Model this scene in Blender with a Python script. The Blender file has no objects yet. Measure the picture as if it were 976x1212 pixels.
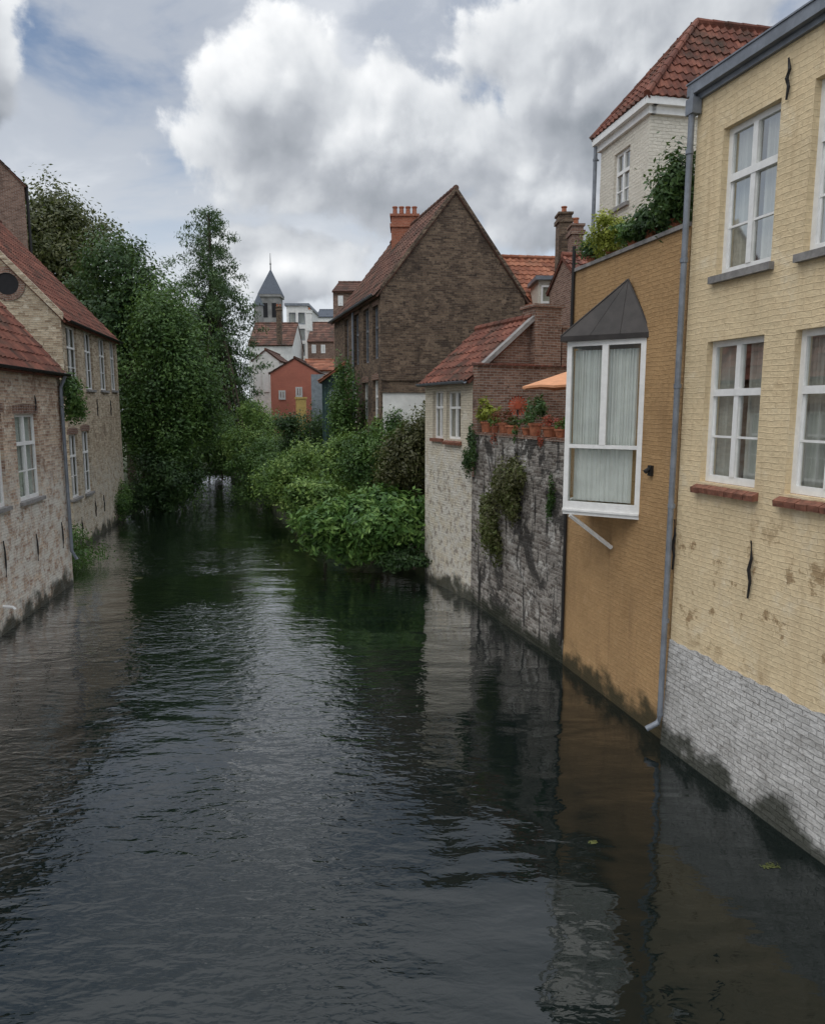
import bpy, math, random
import numpy as np
from mathutils import Vector as V
R=math.radians; pi=math.pi
sc=bpy.context.scene; COL=sc.collection
rng=np.random.default_rng(7); random.seed(5)
f=850.; TH=R(8.1); CT=math.cos(TH); ST=math.sin(TH); H=5.0
# ---------------------------------------------------------------- camera
cd=bpy.data.cameras.new('camera'); cam=bpy.data.objects.new('camera',cd); COL.objects.link(cam)
cam.location=(0,0,H); cam.rotation_euler=(R(90)-TH,0,0)
cd.sensor_fit='VERTICAL'; cd.sensor_height=24; cd.lens=f/1212*24; cd.clip_end=2000; cd.clip_start=.05
sc.camera=cam
sc.view_settings.view_transform='Standard'; sc.view_settings.look='None'; sc.view_settings.exposure=0
def ray(px,py):
    x=(px-488)/f; v=(606-py)/f
    return V((x,CT+v*ST,-ST+v*CT))
def at(px,py,Y):
    d=ray(px,py); t=Y/d.y
    return V((d.x*t,Y,H+d.z*t))
# ---------------------------------------------------------------- node helper
class NT:
    def __init__(s,nt): s.nt=nt
    def __call__(s,t,ins={},**p):
        n=s.nt.nodes.new('ShaderNode'+t)
        for k,v in p.items(): setattr(n,k,v)
        for k,v in ins.items():
            so=n.inputs[k]
            if isinstance(v,bpy.types.NodeSocket): s.nt.links.new(v,so)
            else:
                try: so.default_value=v
                except Exception: so.default_value=(*v,1)
        return n
    def m(s,op,a,b=0.,c=0.,clamp=False):
        return s('Math',{0:a,1:b,2:c},operation=op,use_clamp=clamp).outputs[0]
    def mix(s,fac,a,b,mode='MIX'):
        return s('MixRGB',{0:fac,1:a,2:b},blend_type=mode).outputs[0]
    def ramp(s,fac,st):
        n=s('ValToRGB',{0:fac}); e=n.color_ramp.elements
        while len(e)<len(st): e.new(.5)
        for i,(p,c) in enumerate(st):
            e[i].position=p; e[i].color=(*c,1) if len(c)==3 else c
        return n.outputs[0]
    def ss(s,x,a,b):
        return s('MapRange',{0:x,1:a,2:b,3:0.,4:1.},interpolation_type='SMOOTHSTEP').outputs[0]
    def noise(s,vec,scale,detail=4,rough=.55,dist=0.,dim='3D'):
        return s('TexNoise',{'Vector':vec,'Scale':scale,'Detail':detail,'Roughness':rough,'Distortion':dist},noise_dimensions=dim)
    def n2(s,vec,scale,detail=4,rough=.55,dist=0.): return s.noise(vec,scale,detail,rough,dist,'2D')
def newmat(name):
    m=bpy.data.materials.new(name); m.use_nodes=True; m.node_tree.nodes.clear()
    N=NT(m.node_tree); return m,N
def finish(N,sh): 
    o=N.nt.nodes.new('ShaderNodeOutputMaterial'); N.nt.links.new(sh,o.inputs[0])
def c4(c): return (*c,1)
def brickmat(name,c1,c2,cm,w=.21,h=.065,mortar=.009,patch=None,stain=None,bump=.5,wl=True,rough=.85,bias=0.,cont=.35,base_pale=None,pits=None):
    m,N=newmat(name)
    uv=N('UVMap').outputs[0]; pos=N('NewGeometry').outputs['Position']
    nz=N.n2(uv,3.,4).outputs[1]
    uvd=N('VectorMath',{0:uv,1:N('VectorMath',{0:nz,'Scale':.045},operation='SCALE').outputs[0]},operation='ADD').outputs[0]
    b=N('TexBrick',{'Vector':uvd,'Color1':c4(c1),'Color2':c4(c2),'Mortar':c4(cm),'Scale':1.,'Mortar Size':mortar,'Mortar Smooth':.8,'Bias':bias,'Brick Width':w,'Row Height':h})
    col=b.outputs[0]
    n1=N.n2(uv,1.1,5,.65).outputs[0]; n2=N.n2(uv,14.,3,.6).outputs[0]
    val=N.m('ADD',N.m('MULTIPLY',n1,cont*1.6),N.m('MULTIPLY',n2,cont))
    val=N.m('ADD',val,1-cont*1.3)
    col=N('VectorMath',{0:col,1:N('CombineXYZ',{0:val,1:val,2:val}).outputs[0]},operation='MULTIPLY').outputs[0]
    if patch:
        for pc,ps,lo,hi in patch:
            pn=N.n2(uv,ps,5,.72,.3).outputs[0]
            col=N.mix(N.m('MULTIPLY',N.ss(pn,lo,hi),.85),col,c4(pc))
    z=N('SeparateXYZ',{0:pos}).outputs[2]
    wob=N.n2(uv,1.6,4,.6).outputs[0]
    zz=N.m('SUBTRACT',z,N.m('MULTIPLY',wob,1.2))
    if base_pale:
        pc,zt,zw,am=base_pale
        fz=N.m('SUBTRACT',1.,N.ss(zz,zt-zw,zt+zw))
        pn=N.n2(uv,3.,5,.75).outputs[0]
        col=N.mix(N.m('MULTIPLY',fz,N.m('MULTIPLY',N.ss(pn,.38,.58),am)),col,c4(pc))
    if stain:
        sc2,lo,hi=stain
        st=N('Mapping',{'Vector':uv,'Scale':(3.,.35,1.)}).outputs[0]
        sn=N.n2(st,1.3,5,.6).outputs[0]
        col=N.mix(N.ss(sn,lo,hi),col,c4(sc2))
    if pits:
        pc,ps,lo,hi,z0_,z1_=pits
        pn=N.n2(uv,ps,6,.7).outputs[0]
        zone=N.m('MULTIPLY',N.ss(z,z0_,z0_+.5),N.m('SUBTRACT',1.,N.ss(z,z1_-1.2,z1_)))
        col=N.mix(N.m('MULTIPLY',N.ss(pn,lo,hi),N.m('MULTIPLY',zone,.8)),col,c4(pc))
    if wl:
        wz=N.m('SUBTRACT',1.,N.ss(zz,-.5,-.1))
        col=N.mix(N.m('MULTIPLY',wz,.9),col,(.02,.024,.013,1))
    hgt=N.m('ADD',N.m('SUBTRACT',1.,b.outputs[1]),N.m('MULTIPLY',n2,1.9))
    hgt=N.m('ADD',hgt,N.m('MULTIPLY',N.n2(uv,45.,2).outputs[0],.4))
    bp=N('Bump',{'Strength':bump,'Distance':.012,'Height':hgt}).outputs[0]
    p=N('BsdfPrincipled',{'Base Color':col,'Roughness':rough,'Normal':bp,'Specular IOR Level':.25})
    finish(N,p.outputs[0]); return m
def tilemat(name,cs,moss=.3):
    m,N=newmat(name)
    uv=N('UVMap').outputs[0]; pos=N('NewGeometry').outputs['Position']
    fl=N('VectorMath',{0:uv},operation='FLOOR').outputs[0]
    wn=N('TexWhiteNoise',{'Vector':fl}).outputs[0]
    col=N.ramp(wn,[(0,cs[0]),(.5,cs[1]),(1,cs[2])])
    n=N.noise(pos,1.3,5,.7).outputs[0]
    col=N.mix(N.m('MULTIPLY',N.ss(n,.42,.72),moss*2,clamp=True),col,(.045,.038,.028,1))
    n2=N.noise(pos,16.,3,.6).outputs[0]
    col=N.mix(.5,col,N.mix(n2,(.0,.0,.0,1),(1,1,1,1)),'OVERLAY')
    p=N('BsdfPrincipled',{'Base Color':col,'Roughness':.8,'Specular IOR Level':.25})
    finish(N,p.outputs[0]); return m
def plain(name,c,rough=.6,var=.25,scale=6.,metal=0.,bump=.15,spec=.4):
    m,N=newmat(name)
    pos=N('NewGeometry').outputs['Position']
    n=N.noise(pos,scale,5,.65).outputs[0]
    lo=tuple(x*(1-var) for x in c); hi=tuple(min(1,x*(1+var)) for x in c)
    col=N.mix(N.ss(n,.3,.7),c4(lo),c4(hi))
    bp=N('Bump',{'Strength':bump,'Distance':.01,'Height':N.noise(pos,scale*6,2).outputs[0]}).outputs[0]
    p=N('BsdfPrincipled',{'Base Color':col,'Roughness':rough,'Metallic':metal,'Normal':bp,'Specular IOR Level':spec})
    finish(N,p.outputs[0]); return m
def glassmat(name,k=.36):
    m,N=newmat(name)
    g=N('BsdfGlossy',{'Color':(.95,.95,.93,1),'Roughness':.03})
    tr=N('BsdfTransparent',{'Color':(.76,.79,.77,1)})
    fr=N('Fresnel',{'IOR':1.45}).outputs[0]
    fac=N.m('MULTIPLY_ADD',fr,k,.02,clamp=True)
    mx=N('MixShader',{0:fac,1:tr.outputs[0],2:g.outputs[0]})
    finish(N,mx.outputs[0]); return m
def leafmat(name,dark,mid,light,trans=.25,nscale=.9,k=1.5):
    m,N=newmat(name)
    dark,mid,light=[tuple(x*k for x in c) for c in (dark,mid,light)]
    geo=N('NewGeometry'); rp=geo.outputs['Random Per Island']
    n=N.noise(geo.outputs['Position'],nscale,2).outputs[0]
    fac=N.m('ADD',N.m('MULTIPLY',rp,.5),N.m('MULTIPLY',N.ss(n,.32,.68),.5))
    col=N.ramp(fac,[(0,dark),(.5,mid),(1,light)])
    p=N('BsdfPrincipled',{'Base Color':col,'Roughness':.5,'Specular IOR Level':.35})
    t=N('BsdfTranslucent',{'Color':N.mix(.35,col,(.22,.30,.05,1))})
    mx=N('MixShader',{0:trans,1:p.outputs[0],2:t.outputs[0]})
    finish(N,mx.outputs[0]); return m
M={}
M['yellow']=brickmat('yellow_painted_brick',(.69,.55,.345),(.71,.575,.365),(.68,.54,.34),w=.22,h=.072,mortar=.008,
    patch=[((.76,.66,.48),1.6,.52,.78),((.60,.46,.28),2.2,.54,.8)],stain=((.57,.44,.27),.52,.8),bump=.5,wl=False,cont=.26,pits=((.28,.18,.09),2.1,.57,.66,1.5,4.2))
M['plinth']=brickmat('weathered_white_brick',(.44,.43,.41),(.53,.52,.50),(.40,.39,.37),w=.22,h=.072,mortar=.009,
    patch=[((.30,.285,.265),3.,.5,.72),((.60,.59,.57),2.0,.5,.72),((.24,.22,.20),12.,.56,.74)],bump=1.,cont=.4)
M['orange']=brickmat('ochre_painted_brick',(.40,.25,.12),(.425,.27,.132),(.385,.24,.113),w=.22,h=.066,mortar=.008,
    patch=[((.32,.195,.09),1.4,.52,.8),((.47,.31,.165),3.,.58,.8)],stain=((.29,.18,.09),.52,.85),bump=.55,cont=.32)
M['grey']=brickmat('stained_grey_brick',(.38,.355,.32),(.12,.10,.085),(.32,.30,.27),mortar=.012,h=.07,
    patch=[((.54,.525,.49),1.6,.54,.64),((.03,.028,.026),.8,.50,.60),((.05,.045,.04),6.,.54,.66)],stain=((.035,.032,.03),.56,.68),bump=1.,cont=.5)
M['cream']=brickmat('cream_painted_brick',(.60,.54,.42),(.66,.60,.48),(.50,.44,.34),
    patch=[((.42,.36,.28),4.,.55,.72),((.68,.64,.54),2.,.55,.7)],bump=1.,cont=.35,base_pale=((.66,.64,.58),3.4,.6,.8),pits=((.26,.22,.18),4.5,.52,.62,-.3,4.1))
M['house_white']=brickmat('white_painted_brick',(.66,.62,.53),(.70,.66,.57),(.60,.56,.47),h=.075,bump=.8,wl=False,cont=.18)
M['gable']=brickmat('dark_brown_brick',(.070,.046,.034),(.22,.155,.105),(.16,.138,.108),w=.22,h=.066,mortar=.009,
    patch=[((.05,.038,.031),.6,.48,.72),((.27,.20,.14),2.6,.58,.70),((.04,.032,.026),8.,.57,.68)],bump=.7,cont=.55)
M['redbrick']=brickmat('red_brown_brick',(.15,.075,.052),(.28,.17,.125),(.32,.29,.25),mortar=.011,
    patch=[((.10,.07,.055),1.2,.55,.75),((.08,.05,.04),6.,.6,.7)],bump=.7,cont=.45,wl=False)
M['left_near']=brickmat('pinkish_old_brick',(.32,.19,.13),(.64,.50,.37),(.56,.50,.41),mortar=.012,w=.23,h=.072,
    patch=[((.27,.165,.11),1.3,.56,.69),((.70,.64,.53),3.,.55,.68),((.19,.125,.095),8.,.59,.69)],bump=.9,cont=.42,base_pale=((.68,.65,.58),2.8,.9,.9))
M['left_far']=brickmat('sandy_old_brick',(.30,.22,.145),(.60,.50,.36),(.52,.46,.36),mortar=.012,w=.23,h=.075,
    patch=[((.23,.175,.12),1.1,.55,.71),((.66,.60,.48),2.6,.57,.7),((.16,.12,.09),7.,.59,.69)],bump=.9,cont=.42,base_pale=((.62,.58,.49),2.2,.9,.7))
M['coral']=brickmat('coral_painted_wall',(.60,.22,.16),(.63,.24,.175),(.54,.2,.14),bump=.3,wl=False,cont=.2)
M['tile_red']=tilemat('red_clay_tile',[(.10,.040,.029),(.17,.062,.042),(.245,.098,.066)],.42)
M['tile_dark']=tilemat('dark_weathered_tile',[(.08,.040,.030),(.13,.062,.045),(.19,.098,.07)],.5)
M['tile_orange']=tilemat('orange_clay_tile',[(.19,.070,.040),(.29,.110,.062),(.36,.155,.09)],.25)
M['slate']=plain('slate_roofing',(.085,.10,.125),.7,.2)
M['white']=plain('white_paint',(.80,.80,.78),.4,.06,9.,bump=.05)
M['render']=plain('white_render',(.72,.72,.69),.8,.12,2.)
M['stone']=plain('weathered_stone',(.24,.235,.225),.85,.25,.6)
M['greymetal']=plain('grey_zinc',(.20,.22,.25),.5,.2,4.,metal=.2)
M['darkmetal']=plain('dark_bronze_sheet',(.036,.031,.029),.55,.35,2.5,metal=.1)
M['iron']=plain('black_iron',(.015,.014,.014),.6,.3)
M['concrete']=plain('grey_stone',(.24,.23,.22),.85,.25)
M['brownsill']=plain('brown_sill_tile',(.20,.085,.055),.7,.4,14.)
M['curtain']=plain('grey_net_curtain',(.62,.61,.57),.9,.1,3.)
M['curtain_white']=plain('white_net_curtain',(.84,.84,.82),.9,.06,3.)
M['glass']=glassmat('window_glass')
M['terracotta']=plain('terracotta',(.34,.125,.065),.8,.35,9.)
M['ornament_red']=plain('orange_red_enamel',(.40,.085,.04),.6,.3,9.)
M['bark']=plain('bark',(.07,.055,.04),.9,.4,8.,bump=.6)
M['green_board']=plain('dark_teal_board',(.035,.075,.07),.6,.3)
M['bluegrey']=plain('blue_grey_board',(.24,.28,.31),.6,.2)
M['yellowpanel']=plain('yellow_panel',(.5,.36,.12),.7,.15)
M['canvas']=plain('orange_canvas',(.66,.32,.17),.85,.1)
M['soil']=plain('soil_and_grass',(.045,.055,.025),.95,.5,2.,bump=.6)
M['dark']=plain('dark_opening',(.012,.012,.014),.8,.2)
M['leaf_mid']=leafmat('green_leaves',(.015,.037,.010),(.042,.088,.021),(.10,.17,.043))
M['leaf_dark']=leafmat('dark_green_leaves',(.011,.027,.010),(.028,.060,.018),(.062,.108,.033))
M['leaf_light']=leafmat('light_green_leaves',(.025,.055,.012),(.075,.135,.030),(.19,.26,.07),.3,1.4,k=1.6)
M['leaf_broad']=leafmat('broad_green_leaves',(.014,.040,.010),(.055,.12,.026),(.15,.24,.06),.25,1.8,k=1.5)
M['leaf_yellow']=leafmat('yellow_green_leaves',(.14,.17,.02),(.30,.34,.05),(.45,.46,.08),.3,k=1.)
M['leaf_weed']=leafmat('floating_weed_leaves',(.05,.07,.02),(.12,.13,.04),(.2,.2,.06),.1,k=1.)
M['leaf_olive']=leafmat('olive_leaves',(.025,.033,.012),(.055,.064,.022),(.105,.105,.04))
M['leaf_conifer']=leafmat('conifer_needles',(.015,.036,.014),(.040,.076,.028),(.085,.13,.046),.15)
M['leaf_rust']=leafmat('rusty_leaves',(.028,.034,.014),(.060,.058,.024),(.085,.115,.033))
M['leaf_red']=leafmat('red_flowers',(.04,.06,.015),(.20,.05,.03),(.45,.08,.05),k=1.)
# ---------------------------------------------------------------- mesh builder
ORG={}
class MB:
    def __init__(s): s.v=[]; s.f=[]; s.uv=[]
    def poly(s,pts,uv=None):
        i=len(s.v); s.v+= [tuple(p) for p in pts]; s.f.append(tuple(range(i,i+len(pts)))); s.uv.append(uv)
    def hexa(s,p):
        for q in ((0,3,2,1),(4,5,6,7),(0,1,5,4),(1,2,6,5),(2,3,7,6),(3,0,4,7)): s.poly([p[k] for k in q])
    def fbox(s,F,u0,u1,z0,z1,d0,d1):
        s.hexa([F.pt(u0,z0,d0),F.pt(u1,z0,d0),F.pt(u1,z0,d1),F.pt(u0,z0,d1),F.pt(u0,z1,d0),F.pt(u1,z1,d0),F.pt(u1,z1,d1),F.pt(u0,z1,d1)])
    def box(s,x0,x1,y0,y1,z0,z1):
        s.hexa([V(p) for p in ((x0,y0,z0),(x1,y0,z0),(x1,y1,z0),(x0,y1,z0),(x0,y0,z1),(x1,y0,z1),(x1,y1,z1),(x0,y1,z1))])
    def tube(s,pts,rad,n=8):
        pts=[V(p) for p in pts]
        if not hasattr(rad,'__len__'): rad=[rad]*len(pts)
        rings=[]
        for i,p in enumerate(pts):
            d=(pts[min(i+1,len(pts)-1)]-pts[max(i-1,0)]).normalized()
            a=d.cross(V((0,0,1)));  a=a.normalized() if a.length>.05 else V((1,0,0)); b=d.cross(a).normalized()
            k=len(s.v); s.v+=[tuple(p+(a*math.cos(2*pi*j/n)+b*math.sin(2*pi*j/n))*rad[i]) for j in range(n)]; rings.append(k)
        for r0,r1 in zip(rings,rings[1:]):
            for j in range(n): s.f.append((r0+j,r0+(j+1)%n,r1+(j+1)%n,r1+j)); s.uv.append(None)
        s.f.append(tuple(range(rings[0],rings[0]+n))); s.uv.append(None)
        s.f.append(tuple(range(rings[-1],rings[-1]+n))); s.uv.append(None)
    def lathe(s,c,prof,n=16):
        rings=[]
        for r,z in prof:
            k=len(s.v); s.v+=[(c[0]+r*math.cos(2*pi*j/n),c[1]+r*math.sin(2*pi*j/n),c[2]+z) for j in range(n)]; rings.append(k)
        for r0,r1 in zip(rings,rings[1:]):
            for j in range(n): s.f.append((r0+j,r0+(j+1)%n,r1+(j+1)%n,r1+j)); s.uv.append(None)
    def build(s,name,mat,parent=None,smooth=False,origin=None):
        if parent is not None: o0=ORG[parent.name]
        elif origin is not None: o0=V(origin)
        else:
            a=np.array(s.v); o0=V(((a[:,0].min()+a[:,0].max())/2,(a[:,1].min()+a[:,1].max())/2,a[:,2].min()))
        me=bpy.data.meshes.new(name)
        me.from_pydata([(x-o0.x,y-o0.y,z-o0.z) for x,y,z in s.v],[],s.f)
        ul=me.uv_layers.new(name='UVMap'); data=np.zeros((len(me.loops),2),dtype=np.float32); li=0
        for fc,uv in zip(s.f,s.uv):
            if uv is not None:
                for k in range(len(fc)): data[li+k]=uv[k]
            else:
                p=[V(s.v[i]) for i in fc]; n=V((0,0,0))
                for i in range(len(p)):
                    a=p[i]; b=p[(i+1)%len(p)]
                    n+=V(((a.y-b.y)*(a.z+b.z),(a.z-b.z)*(a.x+b.x),(a.x-b.x)*(a.y+b.y)))
                n=n.normalized() if n.length>1e-12 else V((0,0,1))
                t=V((1,0,0)) if abs(n.z)>.97 else V((0,0,1)).cross(n).normalized()
                b=n.cross(t)
                for k,q in enumerate(p): data[li+k]=(q.dot(t),q.dot(b))
            li+=len(fc)
        ul.data.foreach_set('uv',data.ravel())
        if smooth: me.polygons.foreach_set('use_smooth',[True]*len(me.polygons))
        me.materials.append(M[mat]); me.update()
        o=bpy.data.objects.new(name,me); COL.objects.link(o)
        if parent is not None: o.parent=parent
        else: o.location=o0
        ORG[o.name]=o0
        return o
def tag(o,label=None,cat=None,group=None,kind=None):
    if label: o['label']=label
    if cat: o['category']=cat
    if group: o['group']=group
    if kind: o['kind']=kind
    return o
def thing(name,loc,label,cat,group=None):
    o=bpy.data.objects.new(name,None); COL.objects.link(o); o.location=loc; o.empty_display_size=.3
    ORG[o.name]=V(loc); return tag(o,label,cat,group)
class Fac:
    def __init__(s,A,B,out):
        s.A=V((A[0],A[1],0)); s.B=V((B[0],B[1],0)); s.L=(s.B-s.A).length; s.d=(s.B-s.A)/s.L
        n=V((s.d.y,-s.d.x,0)); s.n=n if n.dot(V((out[0],out[1],0)))>0 else -n
    def pt(s,u,z,d=0.): p=s.A+s.d*u+s.n*d; return V((p.x,p.y,z))
    def px(s,px,py):
        r=ray(px,py); t=s.n.dot(s.A)/s.n.dot(V((r.x,r.y,0)))
        p=V((r.x*t,r.y*t,0)); return ((p-s.A).dot(s.d),H+r.z*t)
    def rect(s,x0,y0,x1,y1):
        xm=(x0+x1)/2; ym=(y0+y1)/2
        us=sorted((s.px(x0,ym)[0],s.px(x1,ym)[0])); zs=sorted((s.px(xm,y0)[1],s.px(xm,y1)[1]))
        return (us[0],us[1],zs[0],zs[1])
    def wall(s,mb,u0,u1,z0,z1,holes=(),rev=.16):
        us=sorted({u0,u1,*[h[0] for h in holes],*[h[1] for h in holes]}); zs=sorted({z0,z1,*[h[2] for h in holes],*[h[3] for h in holes]})
        us=[u for u in us if u0<=u<=u1]; zs=[z for z in zs if z0<=z<=z1]
        for a,b in zip(us,us[1:]):
            for c,e in zip(zs,zs[1:]):
                um=(a+b)/2; zm=(c+e)/2
                if any(h[0]<um<h[1] and h[2]<zm<h[3] for h in holes): continue
                mb.poly([s.pt(a,c),s.pt(b,c),s.pt(b,e),s.pt(a,e)])
        for a,b,c,e in holes:
            P=s.pt
            mb.poly([P(a,c),P(b,c),P(b,c,-rev),P(a,c,-rev)]); mb.poly([P(a,e),P(b,e),P(b,e,-rev),P(a,e,-rev)])
            mb.poly([P(a,c),P(a,e),P(a,e,-rev),P(a,c,-rev)]); mb.poly([P(b,c),P(b,e),P(b,e,-rev),P(b,c,-rev)])
def window(F,par,h,fr='white',fw=.055,cols=2,transom=None,munt=(),dep=.09,curt=None,sill=None,name='window',gap=.35,lintel=None):
    u0,u1,z0,z1=h; mb=MB(); D0=-dep-.055; D1=-dep
    mb.fbox(F,u0,u0+fw,z0,z1,D0,D1); mb.fbox(F,u1-fw,u1,z0,z1,D0,D1)
    mb.fbox(F,u0+fw,u1-fw,z0,z0+fw*1.3,D0,D1); mb.fbox(F,u0+fw,u1-fw,z1-fw,z1,D0,D1)
    w=(u1-u0-2*fw)/cols
    for k in range(1,cols):
        u=u0+fw+w*k; mb.fbox(F,u-fw*.55,u+fw*.55,z0+fw*1.3,z1-fw,D0+.004,D1+.012)
    if transom:
        z=z0+(z1-z0)*transom; mb.fbox(F,u0+fw,u1-fw,z-fw*.6,z+fw*.6,D0+.008,D1+.02)
    for q in munt:
        z=z0+(z1-z0)*q; mb.fbox(F,u0+fw,u1-fw,z-.014,z+.014,D0+.012,D1-.008)
    if fw>.07 and cols==2:
        for uu in (u0+fw,u0+fw+w-.045,u0+fw+w+.005+.04,u1-fw-.03): mb.fbox(F,uu,uu+.03,z0+fw*1.3,z0+(z1-z0)*(transom or .98),D0+.016,D1-.016)
    o=mb.build(name,fr,par)
    g=MB(); g.poly([F.pt(u0+.01,z0+.01,-dep-.03),F.pt(u1-.01,z0+.01,-dep-.03),F.pt(u1-.01,z1-.01,-dep-.03),F.pt(u0+.01,z1-.01,-dep-.03)]); g.build('pane','glass',o)
    if curt:
        c=MB(); n=40
        for side in (0,1):
            a=u0 if side==0 else u1-(u1-u0)*(.5-gap/2); b=u0+(u1-u0)*(.5-gap/2) if side==0 else u1
            pr=None
            for k in range(n+1):
                u=a+(b-a)*k/n; d=-dep-.12+.024*math.sin(k*1.25)+.01*math.sin(k*2.9)
                q=(F.pt(u,z0-.02,d),F.pt(u,z1+.02,d))
                if pr: c.poly([pr[0],q[0],q[1],pr[1]])
                pr=q
        c.build('curtain',curt,o,smooth=True)
    if lintel:
        b=MB(); n=max(4,int((u1-u0+.2)/.075))
        for k in range(n):
            a_=u0-.1+(u1-u0+.2)*k/n; b_=a_+(u1-u0+.2)/n-.01; cv=.05*(1-((k+.5)/n*2-1)**2)
            b.fbox(F,a_,b_,z1+.01,z1+.2+cv,-.02,.006+.004*(k%2))
        b.build('lintel',lintel,o)
    if sill:
        b=MB()
        if sill=='brownsill' and u1-u0>.7:
            n=7
            for k in range(n):
                a_=u0-.08+(u1-u0+.16)*k/n; b_=a_+(u1-u0+.16)/n-.012; e=random.uniform(-.006,.006)
                b.hexa([F.pt(a_,z0-.13,-dep),F.pt(b_,z0-.13,-dep),F.pt(b_,z0-.15+e,.09),F.pt(a_,z0-.15+e,.09),F.pt(a_,z0+.004,-dep),F.pt(b_,z0+.004,-dep),F.pt(b_,z0-.08+e,.1),F.pt(a_,z0-.08+e,.1)])
        else: b.fbox(F,u0-.06,u1+.06,z0-.085,z0+.004,-dep,.075)
        b.build('sill',sill,o)
    return o
def inside(x,y,P):
    c=False; j=len(P)-1
    for i in range(len(P)):
        if (P[i][1]>y)!=(P[j][1]>y) and x<(P[j][0]-P[i][0])*(y-P[i][1])/(P[j][1]-P[i][1])+P[i][0]: c=not c
        j=i
    return c
def pantile(mb,pts,cw=.24,rh=.33,amp=.022,step=.028,S=4):
    pts=[V(p) for p in pts]; A=pts[0]; U=(pts[1]-A).normalized(); n=U.cross(pts[2]-A).normalized()
    if n.z<0: n=-n
    W=n.cross(U); 
    if W.z<0: W=-W
    P=[((p-A).dot(U),(p-A).dot(W)) for p in pts]
    u0=min(p[0] for p in P); u1=max(p[0] for p in P); v1=max(p[1] for p in P)
    nc=max(2,round((u1-u0)/cw)); nr=max(2,round(v1/rh)); cw=(u1-u0)/nc; rh=v1/nr
    prof=[amp*math.sin(2*pi*k/S)+ (amp*.5 if k==1 else 0) for k in range(S)]
    for j in range(nr):
        for i in range(nc*S):
            ua=u0+i*cw/S; ub=ua+cw/S; um=(ua+ub)/2; vm=(j+.5)*rh
            if not inside(um,vm,P): continue
            ha=prof[i%S]; hb=prof[(i+1)%S]
            jt=.008*math.sin(i//S*12.9+j*78.2)
            q=lambda u,v,h: A+U*u+W*v+n*h
            uv=[(i//S+.5,j+.5)]*4
            mb.poly([q(ua,j*rh,ha+step+jt),q(ub,j*rh,hb+step+jt),q(ub,(j+1)*rh,hb),q(ua,(j+1)*rh,ha)],uv)
            mb.poly([q(ua,j*rh,ha-.01),q(ub,j*rh,hb-.01),q(ub,j*rh,hb+step+jt),q(ua,j*rh,ha+step+jt)],uv)
    lo=[p-n*.03 for p in pts]; lo2=[p-n*.10 for p in pts]
    mb.poly(lo,[(.5,.5)]*len(lo)); mb.poly(lo2,[(.5,.5)]*len(lo))
    for i in range(len(pts)):
        k=(i+1)%len(pts); mb.poly([lo[i],lo[k],lo2[k],lo2[i]],[(i+.5,.5)]*4)
def ridgecap(mb,a,b,r=.11):
    a=V(a);b=V(b); n=max(2,round((b-a).length/.38))
    for k in range(n):
        p=a+(b-a)*k/n; q=a+(b-a)*(k+1)/n
        i=len(mb.f); mb.tube([p,q],[r,r*.86],8)
        for t in range(i,len(mb.f)): mb.uv[t]=[(k+.5,77.5)]*len(mb.f[t])
def house(name,label,cat,A,B,out,depth,z1,zr,wm,rm,fholes=(),gholes=(),oh=.18,z0=-.3,gm=None,group=None,verge=.06,rdep=None,S=4,cw=.24,rh=.33):
    F=Fac(A,B,out); root=thing(name,F.pt(0,0),label,cat,group)
    rd=rdep if rdep else depth/2
    G=Fac((F.A.x,F.A.y),tuple(F.pt(0,0,-depth))[:2],tuple(-F.d)[:2]); Bk=Fac(tuple(F.pt(F.L,0))[:2],tuple(F.pt(F.L,0,-depth))[:2],tuple(F.d)[:2])
    mb=MB(); F.wall(mb,0,F.L,z0,z1,fholes); Bk.wall(mb,0,depth,z0,z1)
    mb.poly([Bk.pt(0,z1),Bk.pt(depth,z1),Bk.pt(rd,zr)])
    mb.poly([F.pt(0,z0,-depth),F.pt(F.L,z0,-depth),F.pt(F.L,z1,-depth),F.pt(0,z1,-depth)])
    mg=mb if gm is None else MB()
    G.wall(mg,0,depth,z0,z1,gholes); mg.poly([G.pt(0,z1),G.pt(depth,z1),G.pt(rd,zr)])
    mb.build('wall',wm,root)
    if gm: mg.build('gable_wall',gm,root)
    s=(zr-z1)/rd; s2=(zr-z1)/(depth-rd); r=MB(); e=.05
    pantile(r,[F.pt(-verge,z1-s*oh+e,oh),F.pt(F.L+verge,z1-s*oh+e,oh),F.pt(F.L+verge,zr+e,-rd),F.pt(-verge,zr+e,-rd)],S=S,cw=cw,rh=rh)
    pantile(r,[F.pt(-verge,z1-s2*oh+e,-depth-oh),F.pt(F.L+verge,z1-s2*oh+e,-depth-oh),F.pt(F.L+verge,zr+e,-rd),F.pt(-verge,zr+e,-rd)],S=2,cw=.5,rh=.5)
    ridgecap(r,F.pt(-verge,zr+e+.02,-rd),F.pt(F.L+verge,zr+e+.02,-rd))
    ro=r.build('roof',rm,root)
    return root,F,G,ro
def gutter(F,par,u0,u1,z,d,mat='greymetal',r=.06):
    g=MB(); n=6; pr=None
    for k in range(n+1):
        a=pi+pi*k/n; q=[F.pt(u,z+r*math.sin(a),d+r*math.cos(a)) for u in (u0,u1)]
        if pr: g.poly([pr[0],q[0],q[1],pr[1]])
        pr=q
    g.fbox(F,u0,u1,z-.004,z+.008,d+r-.01,d+r+.008)
    return g.build('gutter',mat,par)
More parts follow.
